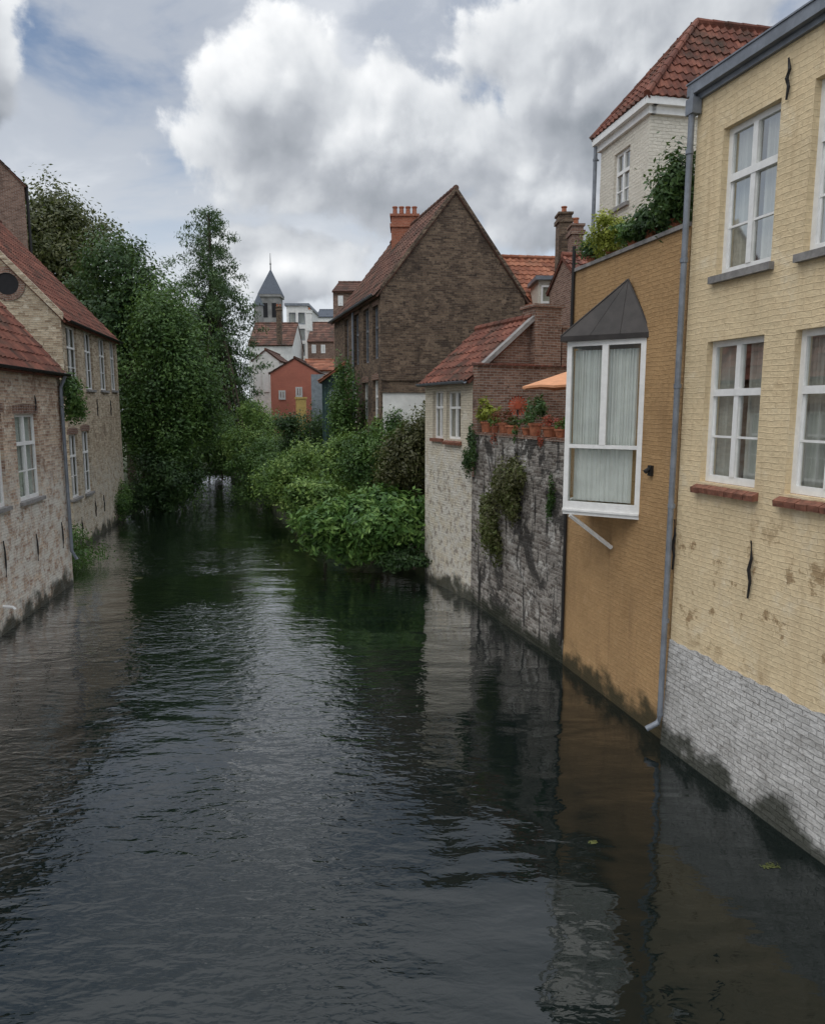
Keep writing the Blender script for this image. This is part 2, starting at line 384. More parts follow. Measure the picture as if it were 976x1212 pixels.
def pipe(F,par,u,z0,z1,d=.07,r=.045,mat='greymetal',name='downpipe'):
    g=MB(); g.tube([F.pt(u,z1,d),F.pt(u,z0,d)],r,10)
    z=z0+.5
    while z<z1: g.tube([F.pt(u,z,d),F.pt(u,z+.05,d)],r*1.25,10); g.fbox(F,u-.01,u+.01,z,z+.04,0,d); z+=1.9
    return g.build(name,mat,par)
def anchor(F,par,px,y0,y1,w=.018):
    u,za=F.px(px,y0); _,zb=F.px(px,y1); g=MB(); zm=(za+zb)/2
    g.tube([F.pt(u+.02,za,.03),F.pt(u-.012,za*.7+zb*.3,.035),F.pt(u+.012,zm,.045),F.pt(u-.012,za*.3+zb*.7,.035),F.pt(u+.015,zb,.03)],[w*.6,w,w*1.2,w,w*.7],6)
    return g.build('wall_anchor','iron',par)
# ---------------------------------------------------------------- foliage
def leafmesh(name,clumps,n,size,mat,parent,asp=.5,sub=55,spread=.2,up=.35,droop=0.,origin=None,shell=.3):
    C=np.array(clumps,dtype=float); w=(C[:,3]*C[:,4]*C[:,5])**(2/3.); w/=w.sum()
    P=[];O=[]
    for c,k in zip(C,(w*n).astype(int)):
        k=max(k,20); ns=max(3,k//sub)
        d=rng.normal(size=(ns,3)); d/=np.linalg.norm(d,axis=1)[:,None]
        rad=1-np.abs(rng.normal(size=(ns,1)))*shell; rad=np.clip(rad,.05,1.05)
        sc_=c[:3]+d*rad*c[3:6]
        idx=rng.integers(0,ns,k); off=rng.normal(size=(k,3))*spread*c[3:6]
        off=np.clip(off,-2.2*spread*c[3:6],2.2*spread*c[3:6])
        P.append(sc_[idx]+off); O.append(d[idx]+off/c[3:6]/spread*.35)
    P=np.vstack(P);O=np.vstack(O)
    n=len(P)
    nr=O/np.linalg.norm(O,axis=1)[:,None]+rng.normal(size=(n,3))*.5+np.array([0,0,up]); nr/=np.linalg.norm(nr,axis=1)[:,None]
    t=rng.normal(size=(n,3)); t[:,2]-=droop; t-=nr*(t*nr).sum(1)[:,None]; t/=np.linalg.norm(t,axis=1)[:,None]
    b=np.cross(nr,t); L=(size*rng.uniform(.6,1.35,n))[:,None]; W=L*asp
    v=np.stack([P-t*L*.5,P+b*W*.5-nr*L*.06,P+t*L*.5-nr*L*.1,P-b*W*.5-nr*L*.06],1).reshape(-1,3)
    o0=ORG[parent.name] if parent is not None else V(origin if origin is not None else clumps[0][:3])
    v-=np.array(o0)
    me=bpy.data.meshes.new(name); me.vertices.add(4*n); me.vertices.foreach_set('co',v.ravel().astype(np.float32))
    me.loops.add(4*n); me.loops.foreach_set('vertex_index',np.arange(4*n,dtype=np.int32))
    me.polygons.add(n); me.polygons.foreach_set('loop_start',np.arange(0,4*n,4,dtype=np.int32)); me.polygons.foreach_set('loop_total',np.full(n,4,dtype=np.int32))
    me.materials.append(M[mat]); me.update(calc_edges=True); me.validate()
    o=bpy.data.objects.new(name,me); COL.objects.link(o)
    if parent is not None: o.parent=parent
    else: o.location=o0
    ORG[o.name]=o0
    return o
def crown(c,r,k,fr=.42,low=-.9,core=.66):
    out=[(c[0],c[1],c[2],r[0]*core,r[1]*core,r[2]*core)]
    for i in range(k):
        while True:
            d=rng.normal(size=3); d/=np.linalg.norm(d)
            if d[2]>low: break
        q=rng.uniform(.5,.92); s=fr*rng.uniform(.5,1.25)*(1.25-.45*q)
        out.append((c[0]+d[0]*r[0]*q,c[1]+d[1]*r[1]*q,c[2]+d[2]*r[2]*q,r[0]*s,r[1]*s,r[2]*s*.85))
    return out
def tree(name,label,cat,base,c,r,n,size,mat,k=14,tr=.2,group=None,fr=.42,asp=.5,clumps=None,part='crown',droop=0.,sub=55,spread=.2,limbs=9,shell=.3,core=.66):
    root=thing(name,base,label,cat,group); cl=clumps or crown(c,r,k,fr,core=core)
    base=V(base); c=V(c); mb=MB()
    mid=base.lerp(c,.55)+V((random.uniform(-.15,.15),random.uniform(-.15,.15),0))*r[0]*.3
    mb.tube([base,base.lerp(mid,.5),mid,c],[tr,tr*.82,tr*.65,tr*.3],8)
    for q in cl[1:limbs+1]:
        e=V(q[:3]); st=base.lerp(c,random.uniform(.35,.8)); m=st.lerp(e,.5)+V((0,0,.12*r[2]))
        mb.tube([st,m,e],[tr*.38,tr*.25,tr*.1],6)
    mb.build('trunk' if part=='crown' else 'stem','bark',root)
    leafmesh(part,cl,n,size,mat,root,asp=asp,droop=droop,sub=sub,spread=spread,shell=shell)
    return root
# ================================================================ SETTING
m,N=newmat('canal_water')
pos=N('NewGeometry').outputs['Position']
mp=N('Mapping',{'Vector':pos,'Rotation':(0,0,R(-10)),'Scale':(.65,1.4,1.)}).outputs[0]
a=N.n2(mp,.8,2,.5,.3).outputs[0]; b=N.n2(mp,3.6,2,.5,.4).outputs[0]; c=N.n2(mp,8.,2,.55,.3).outputs[0]
big=N.ss(N.n2(pos,.22,2).outputs[0],.38,.60)
sx=N('SeparateXYZ',{0:pos}).outputs
side=N.m('ADD',sx[0],N.m('MULTIPLY',sx[1],.28))
calm=N.m('SUBTRACT',1.,N.m('MULTIPLY',N.ss(side,-1.,4.),.6))
amp=N.m('MULTIPLY',N.m('MULTIPLY_ADD',big,.7,.3),calm)
hh=N.m('ADD',N.m('MULTIPLY',a,.65),N.m('MULTIPLY',N.m('MULTIPLY',b,amp),.46))
hh=N.m('ADD',hh,N.m('MULTIPLY',N.m('MULTIPLY',c,amp),.24))
bp=N('Bump',{'Strength':1.,'Distance':.05,'Height':hh}).outputs[0]
fr=N('Fresnel',{'IOR':1.33,'Normal':bp}).outputs[0]
fac=N.m('MULTIPLY',fr,N.m('MULTIPLY_ADD',fr,9.,1.3),clamp=True)
fac=N.m('MINIMUM',fac,.86)
df=N('BsdfDiffuse',{'Color':(.006,.010,.009,1)}); gl=N('BsdfGlossy',{'Color':(.97,.98,1.,1),'Roughness':.02,'Normal':bp})
finish(N,N('MixShader',{0:fac,1:df.outputs[0],2:gl.outputs[0]}).outputs[0]); M['water']=m
w=MB(); w.poly([(-60,-60,0),(60,-60,0),(60,120,0),(-60,120,0)]); tag(w.build('water','water'),kind='structure')
Rt=[(21,-60),(8.3,-5),(4.05,10.3),(3.2,13.7),(1.75,18.4),(.85,20.6),(-3.0,25.6),(-7.4,37),(-12.6,50),(-14.5,57)]
Lt=[(2,-60),(-6.6,-5),(-9.3,15.3),(-10.05,20.3),(-12.1,25),(-13.7,33.4),(-15.8,44),(-17.6,50),(-19,57)]
g=MB(); zg=.35
for E,X in ((Rt,500),(Lt,-500)):
    for p0,p1 in zip(E,E[1:]):
        g.poly([(p0[0],p0[1],zg),(X,p0[1],zg),(X,p1[1],zg),(p1[0],p1[1],zg)])
        g.poly([(p0[0],p0[1],zg),(p1[0],p1[1],zg),(p1[0],p1[1],-.6),(p0[0],p0[1],-.6)])
g.poly([(-500,57,zg),(500,57,zg),(500,900,zg),(-500,900,zg)]); g.poly([(-19,57,zg),(-14.5,57,zg),(-14.5,57,-.6),(-19,57,-.6)])
tag(g.build('ground','soil'),kind='structure')
# ================================================================ RIGHT: yellow house
XA=6.706; yl=lambda Y:(XA-.28*Y,Y)
FY=Fac(yl(1.5),yl(10.29),(-1,-.3))
root=thing('brick_house',FY.pt(FY.L,0),'cream yellow painted brick house with whitewashed base and grey gutter','house')
up1=FY.rect(852,137,917,318); lo1=FY.rect(832,401,898,575)
up2=list(FY.rect(957,100,976,292)); lo2=list(FY.rect(934,394,976,588))
up2=(up2[1]-(up1[1]-up1[0]),up2[1],up1[2],up1[3]); lo2=(lo2[1]-(lo1[1]-lo1[0]),lo2[1],lo1[2],lo1[3])
st=lo1[0]-lo2[0]
holes=[up1,lo1,up2,lo2]
for k in (1,2): 
    holes.append((up2[0]-st*k,up2[1]-st*k,up2[2],up2[3])); holes.append((lo2[0]-st*k,lo2[1]-st*k,lo2[2],lo2[3]))
holes=[h for h in holes if h[0]>.3]
ZT=9.1; ZP=1.63
mb=MB(); FY.wall(mb,0,FY.L,ZP-.1,ZT,holes,rev=.2)
D=7.
mb.poly([FY.pt(FY.L,0),FY.pt(FY.L,0,-D),FY.pt(FY.L,ZT,-D),FY.pt(FY.L,ZT)]); mb.poly([FY.pt(0,0),FY.pt(0,0,-D),FY.pt(0,ZT,-D),FY.pt(0,ZT)]); mb.poly([FY.pt(0,0,-D),FY.pt(FY.L,0,-D),FY.pt(FY.L,ZT,-D),FY.pt(0,ZT,-D)])
for u in (0,FY.L): mb.poly([FY.pt(u,ZT),FY.pt(u,ZT,-D),FY.pt(u,ZT+1.2,-D/2)])
mb.build('wall','yellow',root)
mb=MB(); nu=160
def ph(u): return ZP+.018*math.sin(u*7.3)*math.sin(u*2.1)+.012*math.sin(u*23)
def pd(z): return .10-.085*(z+.4)/(ZP+.4)
for i in range(nu):
    u0_,u1_=FY.L*i/nu,FY.L*(i+1)/nu; z0_,z1_=ph(u0_),ph(u1_)
    mb.poly([FY.pt(u0_,-.4,pd(-.4)),FY.pt(u1_,-.4,pd(-.4)),FY.pt(u1_,z1_,pd(z1_)),FY.pt(u0_,z0_,pd(z0_))])
    mb.poly([FY.pt(u0_,z0_,pd(z0_)),FY.pt(u1_,z1_,pd(z1_)),FY.pt(u1_,z1_,-.03),FY.pt(u0_,z0_,-.03)])
mb.poly([FY.pt(FY.L,-.4,.10),FY.pt(FY.L,-.4,-.05),FY.pt(FY.L,ZP,-.05),FY.pt(FY.L,ZP,.015)])
mb.build('plinth','plinth',root)
r=MB()
pantile(r,[FY.pt(0,ZT+.12,.0),FY.pt(FY.L,ZT+.12,.0),FY.pt(FY.L,ZT+1.4,-D/2),FY.pt(0,ZT+1.4,-D/2)],S=2)
pantile(r,[FY.pt(0,ZT+.12,-D-.1),FY.pt(FY.L,ZT+.12,-D-.1),FY.pt(FY.L,ZT+1.4,-D/2),FY.pt(0,ZT+1.4,-D/2)],S=2)
r.build('roof','tile_red',root)
mb=MB(); mb.fbox(FY,-.1,FY.L+.04,ZT-.02,ZT+.05,-.05,.05); mb.fbox(FY,-.1,FY.L+.08,ZT+.05,ZT+.19,-.05,.13); mb.fbox(FY,-.1,FY.L+.09,ZT+.19,ZT+.21,-.05,.145)
mb.build('gutter','greymetal',root)
for h in holes:
    upr=h[2]>5.5
    window(FY,root,h,fw=.075,cols=2,transom=.64 if not upr else .66,munt=(.33,),dep=.09,curt='curtain',sill='brownsill' if not upr else 'concrete',gap=.12)
for px,y0,y1 in ((801,615,675),(892,640,710),(937,68,116)): anchor(FY,root,px,y0,y1,.02)
g=MB(); u=FY.L-.02
zb=FY.px(783,850)[1]
g.tube([FY.pt(u,ZT+.1,.11),FY.pt(u,ZT-.25,.11),FY.pt(u,zb+.12,.13),FY.pt(u,zb,.16),FY.pt(u+.05,zb-.1,.32)],.042,12)
for z in (1.9,3.6,5.3,7.0,8.4): g.tube([FY.pt(u,z,.115),FY.pt(u,z+.06,.115)],.053,12)
g.fbox(FY,u-.075,u+.075,ZT-.2,ZT+.0,.02,.16)
g.build('downpipe','greymetal',root)
# ================================================================ orange house with oriel
FO=Fac(yl(10.31),(2.98,13.7),(-1,-.3))
root=thing('canal_house',FO.pt(0,0),'ochre orange painted brick house with flat planted terrace and white corner bay window','house')
ZO=7.5; DO=3.6
mb=MB(); FO.wall(mb,0,FO.L,-.4,ZO)
mb.poly([FO.pt(0,-.4,-DO),FO.pt(FO.L,-.4,-DO),FO.pt(FO.L,ZO,-DO),FO.pt(0,ZO,-DO)])
for u in (0.01,FO.L): mb.poly([FO.pt(u,-.4),FO.pt(u,-.4,-DO),FO.pt(u,ZO,-DO),FO.pt(u,ZO)])
mb.build('wall','orange',root)
mb=MB(); mb.fbox(FO,0.02,FO.L+.04,ZO,ZO+.06,-.28,.04); mb.build('coping','concrete',root)
mb=MB(); mb.fbox(FO,0.02,FO.L-.02,ZO-.45,ZO-.3,-DO+.02,-.02); mb.build('terrace_floor','concrete',root)
u_r,zt=FO.px(765,398); zbm=FO.px(757,609)[1]
FW=1.27; ang=R(43)
P0=FO.pt(u_r,0); d1=(FO.d*math.cos(ang)+FO.n*math.sin(ang)); d2=(FO.d*math.cos(ang)-FO.n*math.sin(ang))
Pc=P0+d1*FW; P2=Pc+d2*FW
FA=Fac(tuple(P0)[:2],tuple(Pc)[:2],tuple(-FO.d+FO.n)[:2]); FB=Fac(tuple(Pc)[:2],tuple(P2)[:2],tuple(FO.d+FO.n)[:2])
mb=MB(); fw=.08; zr=zbm+(zt-zbm)*.38
for Fx in (FA,FB):
    e=0.0 if Fx is FA else .07
    L=Fx.L-(.0 if Fx is FA else .02)
    mb.fbox(Fx,e,L,zbm,zbm+.13,-.07,0); mb.fbox(Fx,e,L,zt-.1,zt,-.07,0)
    mb.fbox(Fx,e,e+fw,zbm+.13,zt-.1,-.07,0); mb.fbox(Fx,L-fw,L,zbm+.13,zt-.1,-.07,0)
    mb.fbox(Fx,L/2-.05+e/2,L/2+.05+e/2,zr+.03,zt-.1,-.06,.012) 
    mb.fbox(Fx,e+fw,L-fw,zr-.03,zr+.03,-.05,.006)
    mb.fbox(Fx,e,L,zbm-.03,zbm-.001,-.07,.03)
for z0,z1 in ((zbm-.09,zbm-.032),(zt+.002,zt+.05)):
    a=[V((p.x,p.y,z0)) for p in (P0,Pc,P2)]; b=[V((p.x,p.y,z1)) for p in (P0,Pc,P2)]
    mb.poly(a); mb.poly(b)
    for i in range(3): mb.poly([a[i],a[(i+1)%3],b[(i+1)%3],b[i]])
bay=mb.build('bay_window','white',root)
g=MB()
for Fx in (FA,FB): g.poly([Fx.pt(.05,zbm+.1,-.035),Fx.pt(Fx.L-.05,zbm+.1,-.035),Fx.pt(Fx.L-.05,zt-.05,-.035),Fx.pt(.05,zt-.05,-.035)])
g.build('pane','glass',bay)
c=MB()
for Fx in (FA,FB):
    for a,b in ((.09,Fx.L*.495),(Fx.L*.505,Fx.L*.89)):
        pr=None
        for k in range(51):
            u=a+(b-a)*k/50; d=-.13+.022*math.sin(k*1.1)+.01*math.sin(k*2.7)
            q=(Fx.pt(u,zr-.04,d),Fx.pt(u,zt-.16,d))
            if pr: c.poly([pr[0],q[0],q[1],pr[1]])
            pr=q
    pr=None
    for k in range(81):
        u=.1+(Fx.L-.22)*k/80; d=-.17+.012*math.sin(k*.8)+.006*math.sin(k*1.9)
        q=(Fx.pt(u,zbm+.14,d),Fx.pt(u,zr+.0,d))
        if pr: c.poly([pr[0],q[0],q[1],pr[1]])
        pr=q
c.build('curtain','curtain_white',bay,smooth=True)
mb=MB()
def off(p,z,o=.0):
    cen=(P0+Pc+P2)/3; q=p+(p-cen).normalized()*o; return V((q.x,q.y,z))
apex=FO.pt(FW*math.cos(ang)*.55+u_r,zt+.93,.06)
E=[off(P0,zt+.06,.08),off(Pc,zt+.06,.13),off(P2,zt+.06,.08)]; E0=[V((p.x,p.y,zt-.02)) for p in E]
mb.poly([E[0],E[1],apex]); mb.poly([E[1],E[2],apex]); mb.poly(E0)
mb.poly([E[0],apex,FO.pt(u_r,zt+.06,.0)]); mb.poly([E[2],apex,FO.pt(u_r+2*FW*math.cos(ang),zt+.06,.0)])
for i in range(2): mb.poly([E[i],E[i+1],E0[i+1],E0[i]])
for a_,b_ in ((E[1],apex),(E[0],apex),(E[2],apex)): mb.tube([a_,b_],.014,6)
for t in (.33,.66):
    q=E[0].lerp(E[1],t); mb.tube([q,q.lerp(apex,.97)],.005,5)
mb.build('bay_roof','darkmetal',bay)
mb=MB(); q=FO.pt(u_r+FW*math.cos(ang)*.8,zbm-.68,.03); mb.tube([V((Pc.x,Pc.y,zbm-.1)).lerp(V((P0.x,P0.y,zbm-.1)),.1),q],.035,4); mb.build('bracket','white',bay)
g=MB(); u=FO.L-.03
g.tube([FO.pt(u,ZO+.45,.04),FO.pt(u,.55,.05),FO.pt(u,.4,.09)],.032,8); g.build('downpipe','iron',root)
g=MB(); u,z=FO.px(771,557); g.fbox(FO,u-.045,u+.045,z-.08,z+.08,0,.05); g.tube([FO.pt(u,z+.03,.05),FO.pt(u,z-.02,.12)],.035,8); g.build('wall_lamp','iron',root)
# ================================================================ garden wall + terrace
FG=Fac((2.98,13.72),(1.53,18.4),(-1,-.3)); ZG=4.38
root=thing('terrace_wall',FG.pt(0,0),'tall stained grey brick retaining wall rising from the water between ochre and cream houses','wall')
mb=MB(); mb.fbox(FG,0,FG.L,-.4,ZG,-.3,0); mb.build('wall','grey',root)
mb=MB()
k=0.
while k<FG.L-.1:
    w_=random.uniform(.1,.14); e=random.uniform(-.012,.012); mb.fbox(FG,k,k+w_-.012,ZG+.002,ZG+.065+e,-.33,.02+e); k+=w_
mb.build('coping','redbrick',root)
mb=MB(); mb.fbox(FG,0,FG.L,3.3,3.5,-5,-.3); mb.build('terrace_floor','concrete',root)
def ivy(label,pts,n,size,mat,cat='climbing plant',name='climbing_plant',sub=30):
    o=leafmesh(name,pts,n,size,mat,None,up=.0,droop=.6,origin=pts[0][:3],sub=sub,spread=.3); return tag(o,label,cat)
def fc(F,px,py,ru,rz,d=.08,rd=.12):
    u,z=F.px(px,py); p=F.pt(u,z,d); return (p.x,p.y,p.z,max(rd,abs(F.d.x)*ru),max(rd,abs(F.d.y)*ru),rz)
ivy('bushy ivy clump with rusty tips hanging halfway down the stained grey wall',[fc(FG,603,575,.7,.5,.15,.2),fc(FG,585,620,.5,.6,.16,.2),fc(FG,616,565,.5,.35,.12,.18),fc(FG,590,648,.4,.35),fc(FG,610,600,.5,.3),fc(FG,578,600,.3,.3)],8500,.085,'leaf_rust')
ivy('small green creeper on the wall edge beside the cream house',[fc(FG,562,532,.35,.5),fc(FG,556,548,.2,.35)],1500,.075,'leaf_dark')
ivy('little tuft of weeds growing from the grey wall left of the dark pipe',[fc(FG,655,592,.2,.35,.05,.08)],620,.065,'leaf_dark',sub=120)
def pot(u,d,r,h,label,pm,ph,pw,n=350,ls=.07,F=FG,zb=ZG+.072,name='flower_pot',pat='terracotta',trail=0):
    b=F.pt(u,zb,d); rt=thing(name,b,label,'potted plant','pots along the terrace wall')
    m_=MB(); m_.lathe(b,[(0,.0),(r*.68,0),(r*.92,h*.8),(r*1.05,h*.82),(r*1.05,h),(r*.9,h),(r*.85,h*.85),(0,h*.85)],16); m_.build('pot',pat,rt,smooth=False)
    cl=[(b.x,b.y,zb+h+ph*.5,pw,pw,ph*.5)]+[(b.x+random.uniform(-1,1)*pw*.9,b.y+random.uniform(-1,1)*pw*.9,zb+h+ph*random.uniform(.2,1.1),pw*.5,pw*.5,ph*.3) for _ in range(5)]
    if trail: q=F.pt(u+.1,zb+h*.4-trail*.4,.06); cl.append((q.x,q.y,q.z,.08,.12,trail))
    leafmesh('foliage',cl,n,ls,pm,rt,sub=14)
    return rt
def ug(px): return FG.px(px,512)[0]
pot(ug(657),-.12,.13,.17,'low terracotta pot with a sparse green plant next to the ochre house','leaf_mid',.18,.13,180)
pot(ug(645),-.12,.18,.2,'wide terracotta pot of small red flowers near the ochre house','leaf_red',.2,.22,560,.05,trail=.2)
pot(ug(627),-.12,.15,.27,'terracotta pot with a bushy dark green plant below the orange parasol','leaf_dark',.55,.24,900)
pot(ug(615),-.16,.11,.16,'terracotta pot with upright mid green leaves right of the round ornament','leaf_mid',.3,.16,400,trail=.2)
pot(ug(601),-.10,.16,.2,'terracotta pot with low olive herb in front of the round ornament','leaf_olive',.14,.16,280)
pot(ug(589),-.14,.13,.25,'terracotta pot with reddish flowers left of the round ornament','leaf_red',.28,.24,700,.05,trail=.35)
pot(ug(580),-.12,.10,.17,'small terracotta pot with low light green plant on the wall','leaf_light',.2,.14,260)
pot(ug(569),-.15,.16,.26,'terracotta pot with the yellow green bush nearest the cream house','leaf_yellow',.45,.28,1100)
b=FG.pt(ug(592),3.5,-.42); rt=thing('garden_ornament',b,'round rust red sunburst ornament on a stake behind the terrace pots','ornament')
m_=MB(); m_.tube([b,b+V((0,0,1.5))],.018,6); m_.build('stake','iron',rt)
m_=MB(); cc=b+V((0,0,1.6)); 
for k in range(18):
    a0=2*pi*k/18; a1=a0+2*pi/18*.7; q=lambda r,a,y=0:cc+V((r*math.cos(a),y,r*math.sin(a)))
    m_.poly([q(.07,a0),q(.20,a0,.02),q(.25,(a0+a1)/2,-.05),q(.20,a1,.02),q(.07,a1)])
m_.tube([cc+V((0,-.05,0)),cc+V((0,.03,0))],.085,14); m_.build('disc','ornament_red',rt)
b=V((3.75,16.7,3.5)); rt=thing('garden_parasol',b,'open orange parasol on the terrace behind the stained grey wall','parasol')
m_=MB(); m_.tube([b,b+V((0,0,2.35))],.022,8); m_.build('pole','white',rt)
m_=MB(); n=8; Rr=1.3
tp=b+V((0,0,2.44)); ring=[b+V((Rr*math.cos(2*pi*k/n+.2),Rr*math.sin(2*pi*k/n+.2),2.02)) for k in range(n)]
for k in range(n):
    k2=(k+1)%n; md=(ring[k]+ring[k2])/2+V((0,0,.03)); md=md.lerp(b+V((0,0,2.07)),.06)
    m_.poly([ring[k],md,tp]); m_.poly([md,ring[k2],tp]); m_.poly([ring[k],md,md-V((0,0,.05)),ring[k]-V((0,0,.05))]); m_.poly([md,ring[k2],ring[k2]-V((0,0,.05)),md-V((0,0,.05))])
m_.build('canopy','canvas',rt)
# ================================================================ cream house
fc0=Fac((1.53,18.42),(.37,21.1),(-1,-.3))
ch=[fc0.rect(528,463,545,520),fc0.rect(512,463,524,519)]
root,F,G,ro=house('cream_house','small cream canal house with two narrow windows and red pantile roof','house',(1.53,18.42),(.37,21.1),(-1,-.3),3.2,5.85,7.3,'cream','tile_red',ch,gm='redbrick',oh=.2,rdep=1.7)
for h in ch: window(F,root,h,cols=2,transom=.66,dep=.1,fw=.05,curt='curtain',sill='brownsill',gap=.3)
gutter(F,root,0,F.L,5.72,.24)
mb=MB(); mb.fbox(G,-.02,4.6,3.3,6.1,.02,.27); mb.build('side_wall','redbrick',root)
mb=MB()
for k in range(22): mb.hexa([G.pt(-.06+k*.21,6.1,-.0),G.pt(.13+k*.21,6.1,-.0),G.pt(.13+k*.21,6.1,.33),G.pt(-.06+k*.21,6.1,.33),G.pt(-.04+k*.21,6.19,-.0),G.pt(.11+k*.21,6.19,-.0),G.pt(.11+k*.21,6.14,.33),G.pt(-.04+k*.21,6.14,.33)])
mb.build('wall_coping','tile_red',root)
mb=MB(); mb.hexa([G.pt(.15,6.0,0),G.pt(1.7,7.3,0),G.pt(1.7,7.3,.2),G.pt(.15,6.0,.2),G.pt(.15,6.13,0),G.pt(1.7,7.43,0),G.pt(1.7,7.43,.2),G.pt(.15,6.13,.2)]); mb.build('gable_parapet','concrete',root)
mb=MB(); mb.fbox(G,1.65,2.45,6.1,7.6,-.4,.24); mb.fbox(G,1.6,2.5,7.6,7.68,-.45,.29); mb.fbox(G,2.5,3.3,5.9,7.1,-.4,.22); mb.fbox(G,2.46,3.34,7.1,7.17,-.43,.25); mb.build('chimney','redbrick',ro)
# ================================================================ big brick gable house
A=(-1.15,26.5); B=(-3.7,35.0); fb=Fac(A,B,(-1,-.3))
hs=[fb.rect(441,362,447.5,425),fb.rect(430,366,436.5,430),fb.rect(419,372,424.5,432),fb.rect(408,378,412,434),
    fb.rect(441,450,447.5,498),fb.rect(429,453,435.5,499),fb.rect(417,455,422,500)]
root,F,G,ro=house('gable_house','large dark brown brick house with tall triangular gable and orange chimney','house',A,B,(-1,-.3),5.65,9.25,12.85,'gable','tile_dark',hs,oh=.2,cw=.3,rh=.36)
for h in hs: window(F,root,h,fr='greymetal' if h[2]>6.2 else 'white',cols=2,transom=.6,munt=(.3,),dep=.12,fw=.06,lintel='redbrick')
gutter(F,root,0,F.L,9.1,.26)
pipe(F,root,F.L*.5,4,9.1,mat='greymetal')
mb=MB()
for a_,b_,za,zb2 in ((0,2.825,9.25,12.85),(5.65,2.825,9.25,12.85)):
    mb.hexa([G.pt(a_,za-.05,0.0),G.pt(b_,zb2-.05,0.0),G.pt(b_,zb2-.05,.08),G.pt(a_,za-.05,.08),G.pt(a_,za+.13,0.0),G.pt(b_,zb2+.13,0.0),G.pt(b_,zb2+.13,.08),G.pt(a_,za+.13,.08)])
mb.build('verge','gable',root)
pc=at(479,280,33.2); mb=MB(); mb.box(pc.x-.58,pc.x+.58,32.6,33.6,11.2,13.3); mb.box(pc.x-.64,pc.x+.64,32.54,33.66,12.85,13.0); mb.box(pc.x-.64,pc.x+.64,32.54,33.66,13.3,13.4)
for k in range(4): mb.lathe((pc.x-.43+k*.285,33.1,13.4),[(.11,0),(.09,.35),(.12,.37),(.12,.42),(.07,.42)],10)
M['chim']=brickmat('orange_chimney_brick',(.30,.10,.055),(.36,.14,.085),(.32,.2,.15),wl=False,cont=.3); mb.build('chimney','chim',ro)
p0=at(453,465,25.7); p1=at(503,465,25.7)
root=thing('white_outbuilding',(p0.x,25.7,.3),'low white rendered outbuilding with dark flat roof edge below the brick gable','outbuilding')
mb=MB(); mb.box(p0.x,p1.x,25.5,26.45,.3,p0.z); mb.build('wall','render',root)
mb=MB(); mb.box(p0.x-.05,p1.x+.05,25.44,26.45,p0.z+.002,p0.z+.1); mb.box(p0.x-.03,p1.x+.03,25.5,26.45,p0.z+.1,p0.z+.42); mb.box(p0.x-.06,p1.x+.06,25.44,26.46,p0.z+.42,p0.z+.48); mb.build('roof','gable',root)
# ================================================================ white house above terrace
K=(5.26,17.0); K2=(4.79,19.35)
FW1=Fac(K,K2,(-1,-.2)); DW=8.
hw=[FW1.rect(726,178,744,243)]
root=thing('white_house',FW1.pt(0,0),'white painted brick house with hipped red tile roof above the ochre terrace','house')
ZW=11.6
mb=MB(); FW1.wall(mb,0,FW1.L,0,ZW,hw); FW2=Fac(K,tuple(FW1.pt(0,0,-DW))[:2],(0,-1)); FW2.wall(mb,0,DW,0,ZW)
mb.poly([FW1.pt(FW1.L,0),FW1.pt(FW1.L,0,-DW),FW1.pt(FW1.L,ZW,-DW),FW1.pt(FW1.L,ZW)]); mb.poly([FW1.pt(0,0,-DW),FW1.pt(FW1.L,0,-DW),FW1.pt(FW1.L,ZW,-DW),FW1.pt(0,ZW,-DW)])
mb.build('wall','house_white',root)
window(FW1,root,hw[0],cols=2,transom=.62,munt=(.3,),dep=.07,fw=.07,sill='concrete')
o_=.2; e=[FW1.pt(-o_,ZW+.2,o_),FW1.pt(FW1.L+o_,ZW+.2,o_),FW1.pt(FW1.L+o_,ZW+.2,-DW-o_),FW1.pt(-o_,ZW+.2,-DW-o_)]
zr=14.1; r1=FW1.pt(FW1.L/2,zr,-1.75); r2=FW1.pt(FW1.L/2,zr,-DW+1.9)
r=MB(); pantile(r,[e[0],e[1],r1],cw=.2,rh=.26); pantile(r,[e[0],e[3],r2,r1],cw=.2,rh=.26); pantile(r,[e[1],e[2],r2,r1],S=2); pantile(r,[e[3],e[2],r2],S=2)
for a_,b_ in ((r1,r2),(e[0],r1),(e[1],r1)): ridgecap(r,a_+V((0,0,.03)),b_+V((0,0,.03)),.08)
r.build('roof','tile_red',root)
mb=MB(); mb.fbox(FW1,-.18,FW1.L+.15,ZW+.04,ZW+.2,-.1,.19); mb.fbox(FW1,-.08,FW1.L+.08,ZW-.12,ZW+.04,-.1,.08)
mb.fbox(FW2,-.0,DW+.2,ZW+.04,ZW+.2,-.1,.185); mb.fbox(FW2,0,DW,ZW-.12,ZW+.04,-.1,.08)
mb.build('cornice','white',root)
pipe(FW1,root,FW1.px(708,200)[0],7,ZW+.05,d=.1,r=.05)
